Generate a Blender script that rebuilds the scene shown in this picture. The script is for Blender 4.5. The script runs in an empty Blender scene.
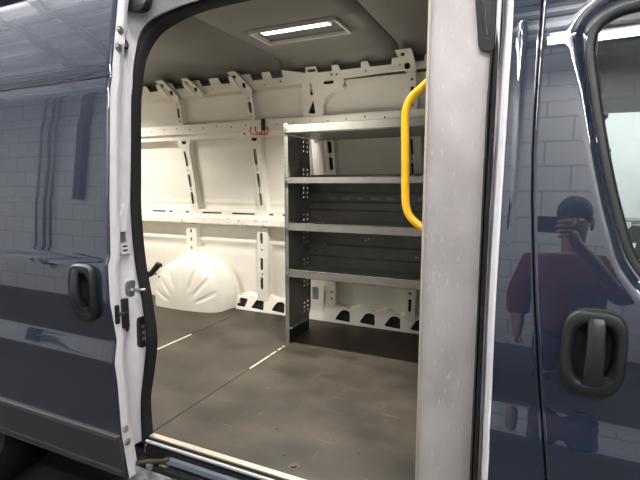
import bpy, bmesh, math, random
from mathutils import Vector, Matrix
random.seed(7)
SC = bpy.context.scene
COL = SC.collection
PI = math.pi

# ------------------------------------------------------------------ materials
def mat(name, base=(.8, .8, .8), rough=.5, metal=0., spec=.5, coat=0., coat_rough=.03, coat_ior=1.5,
        emit=None, estr=0., trans=0., ior=1.45):
    m = bpy.data.materials.new(name); m.use_nodes = True
    b = m.node_tree.nodes['Principled BSDF']
    b.inputs['Base Color'].default_value = (*base, 1)
    b.inputs['Roughness'].default_value = rough
    b.inputs['Metallic'].default_value = metal
    b.inputs['Specular IOR Level'].default_value = spec
    b.inputs['Coat Weight'].default_value = coat
    b.inputs['Coat Roughness'].default_value = coat_rough
    b.inputs['Coat IOR'].default_value = coat_ior
    b.inputs['Transmission Weight'].default_value = trans
    b.inputs['IOR'].default_value = ior
    if emit:
        b.inputs['Emission Color'].default_value = (*emit, 1)
        b.inputs['Emission Strength'].default_value = estr
    return m

def N(m, t, **kw):
    n = m.node_tree.nodes.new(t)
    for k, v in kw.items():
        if k in n.inputs: n.inputs[k].default_value = v
        else: setattr(n, k, v)
    return n
def link(m, a, b): m.node_tree.links.new(a, b)
def bsdf(m): return m.node_tree.nodes['Principled BSDF']

def mottle(m, c1, c2, scale=8., detail=6., lo=.35, hi=.65, stretch=(1, 1, 1), rough=None, bump=0.):
    """two-tone dirt / wear driven by noise in object space"""
    tc = N(m, 'ShaderNodeTexCoord'); mp = N(m, 'ShaderNodeMapping'); mp.inputs['Scale'].default_value = stretch
    nz = N(m, 'ShaderNodeTexNoise'); nz.inputs['Scale'].default_value = scale; nz.inputs['Detail'].default_value = detail
    rp = N(m, 'ShaderNodeValToRGB')
    rp.color_ramp.elements[0].position = lo; rp.color_ramp.elements[0].color = (*c1, 1)
    rp.color_ramp.elements[1].position = hi; rp.color_ramp.elements[1].color = (*c2, 1)
    link(m, tc.outputs['Object'], mp.inputs['Vector']); link(m, mp.outputs['Vector'], nz.inputs['Vector'])
    link(m, nz.outputs['Fac'], rp.inputs['Fac']); link(m, rp.outputs['Color'], bsdf(m).inputs['Base Color'])
    if rough:
        mr = N(m, 'ShaderNodeMapRange'); mr.inputs['To Min'].default_value = rough[0]; mr.inputs['To Max'].default_value = rough[1]
        link(m, nz.outputs['Fac'], mr.inputs['Value']); link(m, mr.outputs['Result'], bsdf(m).inputs['Roughness'])
    if bump:
        bp = N(m, 'ShaderNodeBump'); bp.inputs['Strength'].default_value = bump; bp.inputs['Distance'].default_value = .01
        link(m, nz.outputs['Fac'], bp.inputs['Height']); link(m, bp.outputs['Normal'], bsdf(m).inputs['Normal'])
    return rp

M = {}
M['blue'] = mat('blue_grey_paint', (.013, .0205, .040), .5, 0., .2, 1., .01, 2.1)
M['jamb'] = mat('white_jamb_paint', (.80, .79, .83), .35, 0, .5, .3)
mottle(M['jamb'], (.80, .785, .82), (.87, .855, .89), 14, 5)
M['cream'] = mat('cream_body_paint', (.80, .77, .70), .42)
mottle(M['cream'], (.77, .735, .66), (.82, .79, .72), 5, 6)
M['primer_shade'] = mat('primer_and_cavity_shade', (.05, .05, .052), .7)  # underbody and joints; also painted-in shade behind the top rail
M['grey_steel'] = mat('grey_roof_steel', (.25, .28, .33), .4, .3)
M['shelf'] = mat('grey_shelf_paint', (.25, .245, .22), .42, .1)
mottle(M['shelf'], (.205, .20, .178), (.245, .24, .215), 12, 5)
M['shelf_dark'] = mat('dark_grey_shelf_paint', (.095, .092, .082), .5, .1)
mottle(M['shelf_dark'], (.115, .112, .100), (.145, .140, .128), 9, 6)
M['alu'] = mat('scuffed_aluminium', (.56, .53, .52), .42, .4)
M['rubber'] = mat('black_rubber', (.014, .014, .016), .55, 0, .4)
M['black'] = mat('black_plastic', (.016, .016, .017), .42, 0, .5)
M['black_gloss'] = mat('black_satin_plastic', (.02, .02, .022), .3, 0, .5)
M['grip'] = mat('grey_black_grip_plastic', (.024, .024, .026), .33, 0, .5)
M['mould'] = mat('charcoal_moulding_plastic', (.05, .05, .052), .5)
M['yellow'] = mat('yellow_enamel', (.90, .50, .010), .3, 0, .5, .4)
M['chrome'] = mat('worn_zinc_steel', (.55, .53, .48), .3, .9)
M['strip'] = mat('bare_aluminium_strip', (.58, .52, .43), .4, .6)
M['stripw'] = mat('pale_sill_paint', (.50, .51, .53), .4)
M['tape'] = mat('pale_seam_filler', (.66, .60, .48), .6)
M['hole'] = mat('void_shade_black', (.012, .012, .012), .8)  # near-black for gaps; also stands in for shade inside cavities
M['dirty'] = mat('dirty_sill_paint', (.4, .4, .42), .5)
mottle(M['dirty'], (.05, .05, .05), (.6, .6, .62), 9, 8, .38, .6)
M['bolt'] = mat('dull_brown_bolt', (.07, .055, .038), .5, .3)
M['red'] = mat('red_wire_jacket', (.65, .05, .03), .4)
M['tyre'] = mat('tyre_rubber', (.008, .008, .008), .9, 0, .15)
M['led'] = mat('led_strip', (1, 1, 1), .5, emit=(1., .97, .92), estr=14)
M['lampframe'] = mat('lamp_frame_plastic', (.75, .73, .70), .4)
M['lens'] = mat('grey_lamp_lens', (.16, .16, .16), .3)
M['tube'] = mat('fluorescent_tube', (1, 1, 1), .5, emit=(1., .975, .965), estr=20)
M['tube'].cycles.emission_sampling = 'NONE'; M['led'].cycles.emission_sampling = 'NONE'
M['white'] = mat('white_enamel', (.8, .8, .8), .4)
M['deck'] = mat('white_roof_deck', (.74, .75, .77), .5)
M['beam'] = mat('grey_steel_beam', (.07, .075, .085), .5)
M['purlin'] = mat('grey_flute_shade', (.26, .27, .29), .5)
M['conduit'] = mat('grey_conduit', (.22, .23, .25), .4, .3)
M['cab'] = mat('dark_cab_trim', (.045, .045, .047), .7)
M['glass'] = mat('green_tinted_glass', (.80, .90, .87), .0, 0, .5, trans=1., ior=1.5)
M['skin'] = mat('skin', (.42, .24, .17), .5)
M['shirt'] = mat('red_cotton', (.17, .009, .017), .8)
M['trouser'] = mat('dark_denim', (.03, .035, .05), .85)
M['hair'] = mat('black_hair', (.012, .01, .009), .6)
M['ground'] = mat('stained_concrete', (.1, .09, .08), .55)
mottle(M['ground'], (.028, .024, .019), (.062, .054, .044), 2.5, 8, .3, .7, rough=(.35, .7))

# headliner board: grey, faint mottling
M['liner'] = mat('grey_headliner', (.27, .26, .25), .55)
mottle(M['liner'], (.20, .196, .194), (.235, .23, .228), 3, 4)

# aluminium panel with scratches
def alu():
    m = M['alu']
    rp = mottle(m, (.43, .40, .385), (.58, .55, .535), 7, 9, .32, .7, (1, 1, .7), rough=(.34, .52))
    tc = N(m, 'ShaderNodeTexCoord'); mp = N(m, 'ShaderNodeMapping'); mp.inputs['Scale'].default_value = (30, 30, 7); mp.inputs['Rotation'].default_value = (0, .5, 0)
    nz = N(m, 'ShaderNodeTexNoise'); nz.inputs['Scale'].default_value = 4; nz.inputs['Detail'].default_value = 3
    r2 = N(m, 'ShaderNodeValToRGB'); r2.color_ramp.elements[0].position = .62; r2.color_ramp.elements[1].position = .72
    mx = N(m, 'ShaderNodeMix', data_type='RGBA'); mx.inputs[7].default_value = (.74, .71, .70, 1)
    link(m, tc.outputs['Object'], mp.inputs['Vector']); link(m, mp.outputs['Vector'], nz.inputs['Vector']); link(m, nz.outputs['Fac'], r2.inputs['Fac'])
    sc = N(m, 'ShaderNodeMath', operation='MULTIPLY'); sc.inputs[1].default_value = .5
    link(m, r2.outputs['Color'], sc.inputs[0]); link(m, sc.outputs[0], mx.inputs[0])
    link(m, rp.outputs['Color'], mx.inputs[6]); link(m, mx.outputs[2], bsdf(m).inputs['Base Color'])
alu()

# cargo floor: worn brown-grey board with scuffs and scratches
M['floor'] = mat('worn_floor_board', (.12, .11, .09), .5)
def floor_mat():
    m = M['floor']
    rp = mottle(m, (.018, .0145, .0098), (.056, .0455, .032), 3.2, 10, .34, .66, (1, 1.5, 1), rough=(.42, .62), bump=.05)
    tc = N(m, 'ShaderNodeTexCoord')
    last = rp.outputs['Color']
    for k, (scl, rot, thr, amt, colr) in enumerate((((3, 46, 1), .7, .655, .38, (.20, .17, .12)), ((40, 4, 1), .25, .67, .34, (.19, .16, .112)), ((1.5, 2.2, 1), 0, .56, .30, (.022, .0185, .014)))):
        mp = N(m, 'ShaderNodeMapping'); mp.inputs['Scale'].default_value = scl; mp.inputs['Rotation'].default_value = (0, 0, rot); mp.inputs['Location'].default_value = (k * 7.3, 1.1, 0)
        nz = N(m, 'ShaderNodeTexNoise'); nz.inputs['Scale'].default_value = 2.; nz.inputs['Detail'].default_value = 5
        r2 = N(m, 'ShaderNodeValToRGB'); r2.color_ramp.elements[0].position = thr; r2.color_ramp.elements[1].position = thr + .09
        s = N(m, 'ShaderNodeMath', operation='MULTIPLY'); s.inputs[1].default_value = amt
        mx = N(m, 'ShaderNodeMix', data_type='RGBA'); mx.inputs[7].default_value = (*colr, 1)
        link(m, tc.outputs['Object'], mp.inputs['Vector']); link(m, mp.outputs['Vector'], nz.inputs['Vector']); link(m, nz.outputs['Fac'], r2.inputs['Fac'])
        link(m, r2.outputs['Color'], s.inputs[0]); link(m, s.outputs[0], mx.inputs[0]); link(m, last, mx.inputs[6]); last = mx.outputs[2]
    link(m, last, bsdf(m).inputs['Base Color'])
floor_mat()

# painted concrete block wall
def block_mat(name, c):
    m = mat(name, c, .6)
    tc = N(m, 'ShaderNodeTexCoord'); sx = N(m, 'ShaderNodeSeparateXYZ'); ad = N(m, 'ShaderNodeMath', operation='ADD'); cx = N(m, 'ShaderNodeCombineXYZ')
    br = N(m, 'ShaderNodeTexBrick'); br.inputs['Scale'].default_value = 1; br.inputs['Brick Width'].default_value = .4; br.inputs['Row Height'].default_value = .2
    br.inputs['Mortar Size'].default_value = .008; br.inputs['Color1'].default_value = (*c, 1); br.inputs['Color2'].default_value = (c[0]*.95, c[1]*.95, c[2]*.95, 1)
    br.inputs['Mortar'].default_value = (c[0]*.66, c[1]*.66, c[2]*.66, 1)
    link(m, tc.outputs['Object'], sx.inputs[0]); link(m, sx.outputs['X'], ad.inputs[0]); link(m, sx.outputs['Y'], ad.inputs[1])
    link(m, ad.outputs[0], cx.inputs['X']); link(m, sx.outputs['Z'], cx.inputs['Y']); link(m, cx.outputs[0], br.inputs['Vector'])
    link(m, br.outputs['Color'], bsdf(m).inputs['Base Color'])
    return m
M['block'] = block_mat('painted_block', (.66, .68, .69))
M['pale'] = mat('pale_wall_paint', (.80, .84, .83), .6)

# ------------------------------------------------------------------ mesh helpers
def tagp(o, label=None, cat=None, group=None, kind=None):
    if label: o['label'] = label
    if cat: o['category'] = cat
    if group: o['group'] = group
    if kind: o['kind'] = kind
    return o
def thing(name, loc, label, cat, group=None, kind=None):
    o = bpy.data.objects.new(name, None); COL.objects.link(o); o.location = loc; o.empty_display_size = .1
    return tagp(o, label, cat, group, kind)
def adopt(o, parent):
    o.parent = parent
    t = Vector((0, 0, 0)); p = parent
    while p is not None: t += p.location; p = p.parent
    o.location = -t
    return o
def obj(name, bm, m, parent=None, smooth=False, autosmooth=None):
    """one mesh object; coordinates in bm are in the van's own metres"""
    me = bpy.data.meshes.new(name); bmesh.ops.recalc_face_normals(bm, faces=bm.faces[:]); bm.to_mesh(me); bm.free()
    for x in (m if isinstance(m, (list, tuple)) else [m]): me.materials.append(M[x] if isinstance(x, str) else x)
    if smooth:
        for p in me.polygons: p.use_smooth = True
        if autosmooth: me.set_sharp_from_angle(angle=math.radians(autosmooth))
    o = bpy.data.objects.new(name, me); COL.objects.link(o)
    if parent is not None: adopt(o, parent)
    return o
def box(bm, x0, x1, y0, y1, z0, z1, mi=0, bev=0):
    vs = [bm.verts.new((x, y, z)) for x in (x0, x1) for y in (y0, y1) for z in (z0, z1)]
    fs = [bm.faces.new([vs[i] for i in q]) for q in ((0, 1, 3, 2), (4, 6, 7, 5), (0, 4, 5, 1), (2, 3, 7, 6), (0, 2, 6, 4), (1, 5, 7, 3))]
    for f in fs: f.material_index = mi
    if bev:
        es = list({e for f in fs for e in f.edges})
        bmesh.ops.bevel(bm, geom=es, offset=bev, segments=2, affect='EDGES', profile=.5)
    return bm
def B(*a, **k):
    bm = bmesh.new(); box(bm, *a, **k); return bm
def tube(bm, pts, r, n=12, mi=0, caps=True):
    pts = [Vector(p) for p in pts]; rings = []; up = None
    for i, p in enumerate(pts):
        d = (pts[min(i+1, len(pts)-1)] - pts[max(i-1, 0)]).normalized()
        if up is None: up = d.orthogonal().normalized()
        up = (up - d * up.dot(d)).normalized(); s = d.cross(up)
        rr = r[i] if isinstance(r, (list, tuple)) else r
        rings.append([bm.verts.new(p + (up*math.cos(2*PI*k/n) + s*math.sin(2*PI*k/n))*rr) for k in range(n)])
    for a, b in zip(rings, rings[1:]):
        for k in range(n): bm.faces.new((a[k], a[(k+1) % n], b[(k+1) % n], b[k])).material_index = mi
    if caps:
        for q in (rings[0], rings[-1]): bm.faces.new(q).material_index = mi
    return bm
def T(*a, **k):
    bm = bmesh.new(); tube(bm, *a, **k); return bm
def smooth_path(pts, n=6, closed=False):
    pts = [Vector(p) for p in pts]; out = []
    L = len(pts)
    for i in range(L - (0 if closed else 1)):
        g = (lambda j: pts[j % L]) if closed else (lambda j: pts[max(0, min(L-1, j))])
        p0, p1, p2, p3 = g(i-1), g(i), g(i+1), g(i+2)
        for k in range(n):
            t = k/n
            out.append(.5*((2*p1) + (p2-p0)*t + (2*p0-5*p1+4*p2-p3)*t*t + (3*p1-p0-3*p2+p3)*t*t*t))
    if not closed: out.append(pts[-1])
    return out
def round_poly(pts, r, n=5):
    """round the corners of a 2-D polygon"""
    out = []; L = len(pts)
    for i in range(L):
        p = Vector(pts[i]); a = Vector(pts[i-1]); b = Vector(pts[(i+1) % L])
        ra = min(r, (a-p).length*.45, (b-p).length*.45)
        s = p + (a-p).normalized()*ra; e = p + (b-p).normalized()*ra
        for k in range(n+1):
            t = k/n; q = s*(1-t)**2 + p*2*t*(1-t) + e*t*t
            out.append((q.x, q.y))
    return out
def rect(u0, u1, v0, v1): return [(u0, v0), (u1, v0), (u1, v1), (u0, v1)]
def slot(u0, u1, v0, v1): return round_poly(rect(u0, u1, v0, v1), min(abs(u1-u0), abs(v1-v0))*.45, 4)
def disc(u, v, r, n=10): return [(u+r*math.cos(2*PI*k/n), v+r*math.sin(2*PI*k/n)) for k in range(n)]
def prism(bm, poly, f, d0, d1, mi=0):
    a = [bm.verts.new(f(u, v, d0)) for u, v in poly]; b = [bm.verts.new(f(u, v, d1)) for u, v in poly]
    n = len(poly)
    bm.faces.new(a).material_index = mi; bm.faces.new(b[::-1]).material_index = mi
    for k in range(n): bm.faces.new((a[k], b[k], b[(k+1) % n], a[(k+1) % n])).material_index = mi
    return bm
def sheet(bm, outer, holes, f, d0, d1, seg=.08, mi=0):
    """sheet metal: polygon with real holes, mapped on a surface by f(u,v,depth), front at d0, back at d1"""
    t = bmesh.new()
    def loop(pts):
        q = []
        for i, p in enumerate(pts):
            p = Vector(p); e = Vector(pts[(i+1) % len(pts)]); k = max(1, int((e-p).length/seg))
            q += [p.lerp(e, j/k) for j in range(k)]
        vs = [t.verts.new((p.x, p.y, 0)) for p in q]
        return [t.edges.new((vs[i], vs[(i+1) % len(vs)])) for i in range(len(vs))]
    es = loop(outer)
    for h in holes: es += loop(h)
    bmesh.ops.triangle_fill(t, use_beauty=True, use_dissolve=False, edges=es, normal=(0, 0, 1))
    t.verts.index_update()
    fr = [bm.verts.new(f(v.co.x, v.co.y, d0)) for v in t.verts]
    bk = [bm.verts.new(f(v.co.x, v.co.y, d1)) for v in t.verts]
    for fc in t.faces:
        i = [v.index for v in fc.verts]
        bm.faces.new([fr[k] for k in i]).material_index = mi; bm.faces.new([bk[k] for k in i[::-1]]).material_index = mi
    for e in t.edges:
        if len(e.link_faces) == 1:
            a, b = e.verts[0].index, e.verts[1].index
            bm.faces.new((fr[a], fr[b], bk[b], bk[a])).material_index = mi
    t.free(); return bm
def interp(xs, ys, x):
    if x <= xs[0]: return ys[0]
    for i in range(len(xs)-1):
        if x <= xs[i+1]:
            t = (x-xs[i])/(xs[i+1]-xs[i]); return ys[i]+(ys[i+1]-ys[i])*t
    return ys[-1]
def grid(bm, us, vs, f, mi=0, skip=None):
    V = [[bm.verts.new(f(u, v)) for v in vs] for u in us]
    for i in range(len(us)-1):
        for j in range(len(vs)-1):
            if skip and skip((us[i]+us[i+1])/2, (vs[j]+vs[j+1])/2): continue
            bm.faces.new((V[i][j], V[i+1][j], V[i+1][j+1], V[i][j+1])).material_index = mi
    return V
def lin(a, b, n): return [a+(b-a)*i/n for i in range(n+1)]
def solid(o, t, off=1.):
    m = o.modifiers.new('thickness', 'SOLIDIFY'); m.thickness = t; m.offset = off; return o

# ------------------------------------------------------------------ the van's body profile (y of the outer skin over height; 0 = cargo floor)
PZ = [-.2, -.10, .10, .30, .375, .455, .50, .60, .735, .762, .96, 1.24, 1.34, 1.386, 1.42, 1.65, 1.9]
PY = [-.06, -.068, -.092, -.097, -.1045, -.089, -.0945, -.109, -.1085, -.0955, -.087, -.066, -.0572, -.0462, -.0435, -.004, .05]
def prof_raw(z): return interp(PZ, PY, z)
def prof(z): return sum(prof_raw(z+d) for d in (-.009, -.0045, 0, .0045, .009))/5
PZ2 = [-.2, -.10, .10, .30, .375, .455, .50, .58, .65, .735, .82, .96, 1.24, 1.42, 1.65, 1.9]
PY2 = [-.06, -.068, -.092, -.097, -.1045, -.089, -.0945, -.1055, -.1065, -.1035, -.0985, -.087, -.066, -.0455, -.004, .05]
def soft(z): return sum(interp(PZ2, PY2, z+d) for d in (-.05, -.035, -.02, 0, .02, .035, .05))/7
def pb(z):                                                   # fixed body side (cab door, pillar): waist crease smoothed away
    k = max(0, min(1, (z-.52)/.08))
    return .105 + prof(z)*(1-k) + soft(z)*k
def ys(z): return .08 + (max(0, prof(z)+.087) if z > .96 else 0)      # plane of the door opening's rubber seal

# far inner side wall: y of the inner panels over height
WZ = [-.2, 0, .1, .45, .7, .8, 1.0, 1.2, 1.38, 1.46, 1.6, 1.75, 1.82, 1.9]
WY = [1.83, 1.83, 1.84, 1.845, 1.845, 1.848, 1.815, 1.775, 1.73, 1.715, 1.69, 1.64, 1.57, 1.45]
def yw(z): return sum(interp(WZ, WY, z+d) for d in (-.02, -.01, 0, .01, .02))/5
def fw(x, z, d): return (x, yw(z)-d, z)                     # d = how far the sheet stands proud into the van

XR, XP = -3.75, -.285                                       # rear doors, partition

# ------------------------------------------------------------------ cargo floor
fl = thing('floor', (-1.4, .95, 0), 'worn brown grey cargo floor of the van with pale seam lines', 'floor', kind='structure')
obj('floor_board', B(XR, XP, .092, 1.845, -.03, 0), 'floor', fl)
def seam(name, segs, x, w):
    for y0, y1, m in segs:
        bm = bmesh.new(); box(bm, x-w/2, x+w/2, y0, y1, -.004, .0012)
        obj(name, bm, m, fl)
seam('seam_groove', [(.1, .815, 'hole')], -1.372, .005)
seam('seam_strip', [(.815, 1.02, 'tape'), (1.035, 1.10, 'tape'), (1.125, 1.16, 'tape'), (1.18, 1.20, 'tape')], -1.372, .009)
seam('seam_strip', [(.6, 1.13, 'tape')], -2.055, .011)
seam('seam_groove', [(1.13, 1.6, 'hole')], -2.055, .005)
bm = bmesh.new(); prism(bm, disc(-.735, .145, .022, 20), lambda u, v, d: (u, v, d), -.002, .0015); prism(bm, disc(-.735, .145, .011, 6), lambda u, v, d: (u, v, d), 0, .006)
o = obj('floor_bolt', bm, 'bolt', fl); o['label'] = 'dull steel floor bolt with round washer'
for (x, y) in ((-.80, .19), (-.92, .34), (-.55, .32)):
    bm = bmesh.new(); prism(bm, disc(x, y, .004, 8), lambda u, v, d: (u, v, d), -.002, .001); obj('screw_hole', bm, 'hole', fl)

# ------------------------------------------------------------------ headliner
CY = [.17, .24, .36, .5, .7, 1.0, 1.25, 1.50, 1.57, 1.61, 1.64]
CZ = [1.69, 1.745, 1.80, 1.84, 1.85, 1.85, 1.85, 1.85, 1.842, 1.812, 1.775]
ce = thing('ceiling', (-1.4, .95, 1.85), 'grey headliner boards of the cargo roof with two cross seams', 'ceiling', kind='structure')
RX0, RX1 = -3.35, -2.83
LX0, LX1, LY0, LY1 = -1.47, -.945, 1.005, 1.235             # lamp cut-out
def ceil_board(x0, x1):
    bm = bmesh.new()
    xs = sorted(set(lin(x0, x1, 4) + [v for v in (LX0, LX1, RX0, RX1) if x0 < v < x1]))
    yy = sorted(set([CY[0]+(CY[-1]-CY[0])*i/40 for i in range(41)] + [LY0, LY1]))
    grid(bm, xs, yy, lambda x, y: (x, y, interp(CY, CZ, y)), skip=lambda x, y: (LX0 < x < LX1 or RX0 < x < RX1) and LY0 < y < LY1)
    o = obj('headliner_board', bm, 'liner', ce, smooth=True); solid(o, .004); return o
ceil_board(XR, -1.603); ceil_board(-1.597, -.787); ceil_board(-.781, XP)
bm = bmesh.new(); box(bm, XR-.05, 1.3, .05, 1.85, 1.90, 1.94); obj('roof_panel', bm, 'blue', ce)
for x in (-1.6, -.784):
    bm = bmesh.new(); grid(bm, [x-.012, x+.012], CY, lambda u, y: (u, y, interp(CY, CZ, y)+.008)); o = obj('seam_joint', bm, 'primer_shade', ce); solid(o, .002)

# ------------------------------------------------------------------ far wall (inside face of the van's other side)
wf = thing('wall_far', (-1.9, 1.83, 0), 'cream painted far side wall of the van with ribs and rails', 'wall', kind='structure')
# outer body panel between the ribs, with the pressed swages
def panel_y(x, z):
    y = yw(z)+.022
    if -3.7 < x < -1.4: y -= .010*math.exp(-((z-.545)/.022)**2) - .006*math.exp(-((z-.485)/.03)**2)
    y -= .006*math.exp(-((z-.862)/.012)**2)
    return y
bm = bmesh.new(); grid(bm, lin(XR, XP, 60), lin(-.05, 1.74, 150), lambda x, z: (x, panel_y(x, z), z))
solid(obj('side_panel', bm, 'cream', wf, smooth=True), .003)
bm = bmesh.new(); grid(bm, lin(XR, XP, 8), lin(1.70, 1.89, 12), lambda x, z: (x, yw(z)+.045, z)); solid(obj('roof_gutter', bm, 'grey_steel', wf, smooth=True), .003)

# top rail with notched upper edge
def top_rail():
    notches = [(-2.82, -2.72), (-2.555, -2.455), (-2.295, -2.205), (-2.12, -2.03), (-1.845, -1.75), (-1.685, -1.59)]
    out = [(XR, 1.672), (-1.5, 1.687), (-1.16, 1.70), (-.9, 1.71), (XP, 1.71), (XP, 1.768)]
    # small tabs on the right-hand run
    top = 1.742
    for x in (-.60, -.80, -1.0, -1.20):
        out += [(x+.03, 1.77 if x > -.7 else top), (x+.022, 1.772), (x-.022, 1.772), (x-.03, top)]
    out += [(-1.33, top), (-1.335, 1.778), (-1.41, 1.778), (-1.42, top+.006)]
    for a, b in sorted(notches, reverse=True):
        out += [(b, 1.778), (b-.004, 1.738), (a+.004, 1.738), (a, 1.778)]
    out += [(XR, 1.778)]
    holes = [disc(-2.60, 1.70, .006), disc(-2.2, 1.712, .006), disc(-1.62, 1.715, .007), disc(-1.75, 1.705, .005), disc(-1.20, 1.722, .007), disc(-1.235, 1.722, .007), disc(-1.0, 1.722, .006), disc(-.78, 1.735, .006), disc(-.60, 1.735, .006), slot(-1.40, -1.345, 1.75, 1.765)]
    bm = bmesh.new(); sheet(bm, out, holes, fw, .03, .026)
    grid(bm, [XR, -1.5, -1.16, -.9, XP], [0, 1], lambda x, t: fw(x, interp([XR, -1.5, -1.16, -.9], [1.672, 1.687, 1.70, 1.71], x)-.012*t, .03-.052*t))
    obj('top_rail', bm, 'cream', wf)
    bm = bmesh.new(); grid(bm, [XR, XP], [1.69, 1.735], lambda x, z: fw(x, z, .004)); solid(obj('rail_shade', bm, 'primer_shade', wf), .002)  # dark sheet whose colour stands in for shade behind the rail
top_rail()

def rib(name, poly_f, holes, d, z0, z1, wl, wr, backing=True, flange=.02, d0=-.022):
    """hat-section stiffener: holed face at depth d plus two flanks falling back to the panel; wl / wr = x of the edges over z"""
    zs = lin(z0, z1, max(2, int((z1-z0)/.05)))
    outer = [(wr(z), z) for z in zs] + [(wl(z), z) for z in reversed(zs)]
    bm = bmesh.new(); sheet(bm, outer, holes, fw, d, d-.003)
    for side, w in ((-1, wl), (1, wr)):
        grid(bm, zs, [0, 1, 2], lambda z, t: fw(w(z)+side*(.008*min(t, 1) + flange*max(0, t-1)), z, d-(d-d0-.002)*min(t, 1)))
    o = obj(name, bm, 'cream', wf)
    if backing:
        bm = bmesh.new(); grid(bm, zs, [0, 1], lambda z, t: fw((wl(z)*.85+wr(z)*.15)*(1-t)+(wr(z)*.85+wl(z)*.15)*t, z, -.012)); b = obj('cavity_shade', bm, 'hole', o); solid(b, .001)  # black sheet behind the holes, painted in place of cavity shade
    return o
# upper ribs between top rail and belt rail
for xc in (-2.575, -1.905):
    wl = lambda z, xc=xc: xc-.03-.02*max(0, (z-1.64)/.14)
    wr = lambda z, xc=xc: xc+.03-.035*max(0, (z-1.66)/.12)*0
    rib('upper_rib', None, [slot(xc-.012, xc+.012, 1.53, 1.605), disc(xc, 1.50, .008), disc(xc, 1.63, .008)], .028, 1.46, 1.665, wl, wr)
    # flared strut bracket at the top
    bm = bmesh.new()
    sheet(bm, round_poly([(xc-.10, 1.795), (xc-.03, 1.795), (xc+.06, 1.68), (xc+.055, 1.645), (xc-.02, 1.655)], .015), [slot(xc-.075, xc-.045, 1.755, 1.775), slot(xc-.012, xc+.016, 1.69, 1.725)], fw, .062, .056)
    prism(bm, [(xc-.10, 1.795), (xc-.02, 1.655), (xc-.015, 1.655), (xc-.09, 1.795)], fw, .06, 0); prism(bm, [(xc-.03, 1.795), (xc+.06, 1.68), (xc+.055, 1.68), (xc-.035, 1.795)], fw, .06, 0)
    o = obj('rib_bracket', bm, 'cream', wf)
    bm = bmesh.new(); prism(bm, [(xc-.085, 1.785), (xc-.045, 1.785), (xc+.03, 1.68), (xc-.0, 1.675)], fw, .032, .03); obj('cavity_shade', bm, 'hole', o)
# strut bracket beside the second rib
xc = -2.34
bm = bmesh.new(); sheet(bm, round_poly([(xc-.09, 1.79), (xc-.03, 1.79), (xc+.07, 1.685), (xc+.06, 1.655), (xc-.0, 1.665)], .015), [slot(xc-.07, xc-.045, 1.755, 1.772), slot(xc-.005, xc+.02, 1.70, 1.73)], fw, .062, .056)
prism(bm, [(xc-.09, 1.79), (xc, 1.665), (xc+.005, 1.665), (xc-.08, 1.79)], fw, .06, 0)
obj('rib_bracket', bm, 'cream', wf)
bm = bmesh.new(); prism(bm, [(xc-.075, 1.78), (xc-.04, 1.78), (xc+.04, 1.69), (xc+.0, 1.685)], fw, .032, .03); obj('cavity_shade', bm, 'hole', wf)
# gusset plate above the shelves
arc = [(-1.16, 1.655), (-1.165, 1.638), (-1.20, 1.632), (-1.245, 1.618), (-1.29, 1.585), (-1.315, 1.54), (-1.325, 1.465)]
gus = [(-1.475, 1.465), (-1.47, 1.66), (-1.455, 1.70), (-1.36, 1.715), (-1.18, 1.712), (-1.15, 1.69)] + arc
gh = [round_poly([(-1.435, 1.495), (-1.378, 1.49), (-1.388, 1.58)], .014), slot(-1.298, -1.225, 1.668, 1.693), round_poly([(-1.405, 1.61), (-1.385, 1.61), (-1.392, 1.685), (-1.402, 1.685)], .005)]
bm = bmesh.new(); sheet(bm, gus[::-1], gh, fw, .034, .03)
for a, b in zip(arc, arc[1:]): bm.faces.new([bm.verts.new(fw(*p, d)) for p, d in ((a, .040), (b, .040), (b, -.02), (a, -.02))])
g = obj('gusset_plate', bm, 'cream', wf)
bm = bmesh.new(); prism(bm, [(-1.45, 1.485), (-1.365, 1.485), (-1.365, 1.70), (-1.21, 1.70), (-1.21, 1.66), (-1.3, 1.64), (-1.45, 1.64)][::-1], fw, .006, .004); obj('cavity_shade', bm, 'hole', g)
# right-hand upper rib
rib('upper_rib', None, [slot(-.722, -.70, 1.53, 1.61), disc(-.71, 1.65, .008), disc(-.71, 1.5, .006)], .028, 1.46, 1.70, lambda z: -.735, lambda z: -.685)
bm = bmesh.new(); sheet(bm, round_poly([(-.79, 1.80), (-.69, 1.80), (-.67, 1.69), (-.74, 1.685), (-.765, 1.74)], .012), [slot(-.745, -.71, 1.70, 1.735), slot(-.76, -.735, 1.77, 1.785)], fw, .062, .056)
prism(bm, [(-.79, 1.80), (-.765, 1.74), (-.74, 1.685), (-.735, 1.685), (-.76, 1.74), (-.785, 1.80)], fw, .06, 0)
o = obj('rib_bracket', bm, 'cream', wf)
bm = bmesh.new(); prism(bm, [(-.76, 1.79), (-.73, 1.79), (-.70, 1.70), (-.75, 1.695)], fw, .032, .03); obj('cavity_shade', bm, 'hole', o)
rib('upper_rib', None, [slot(-.60, -.585, 1.55, 1.62)], .02, 1.46, 1.71, lambda z: -.615, lambda z: -.57)

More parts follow.
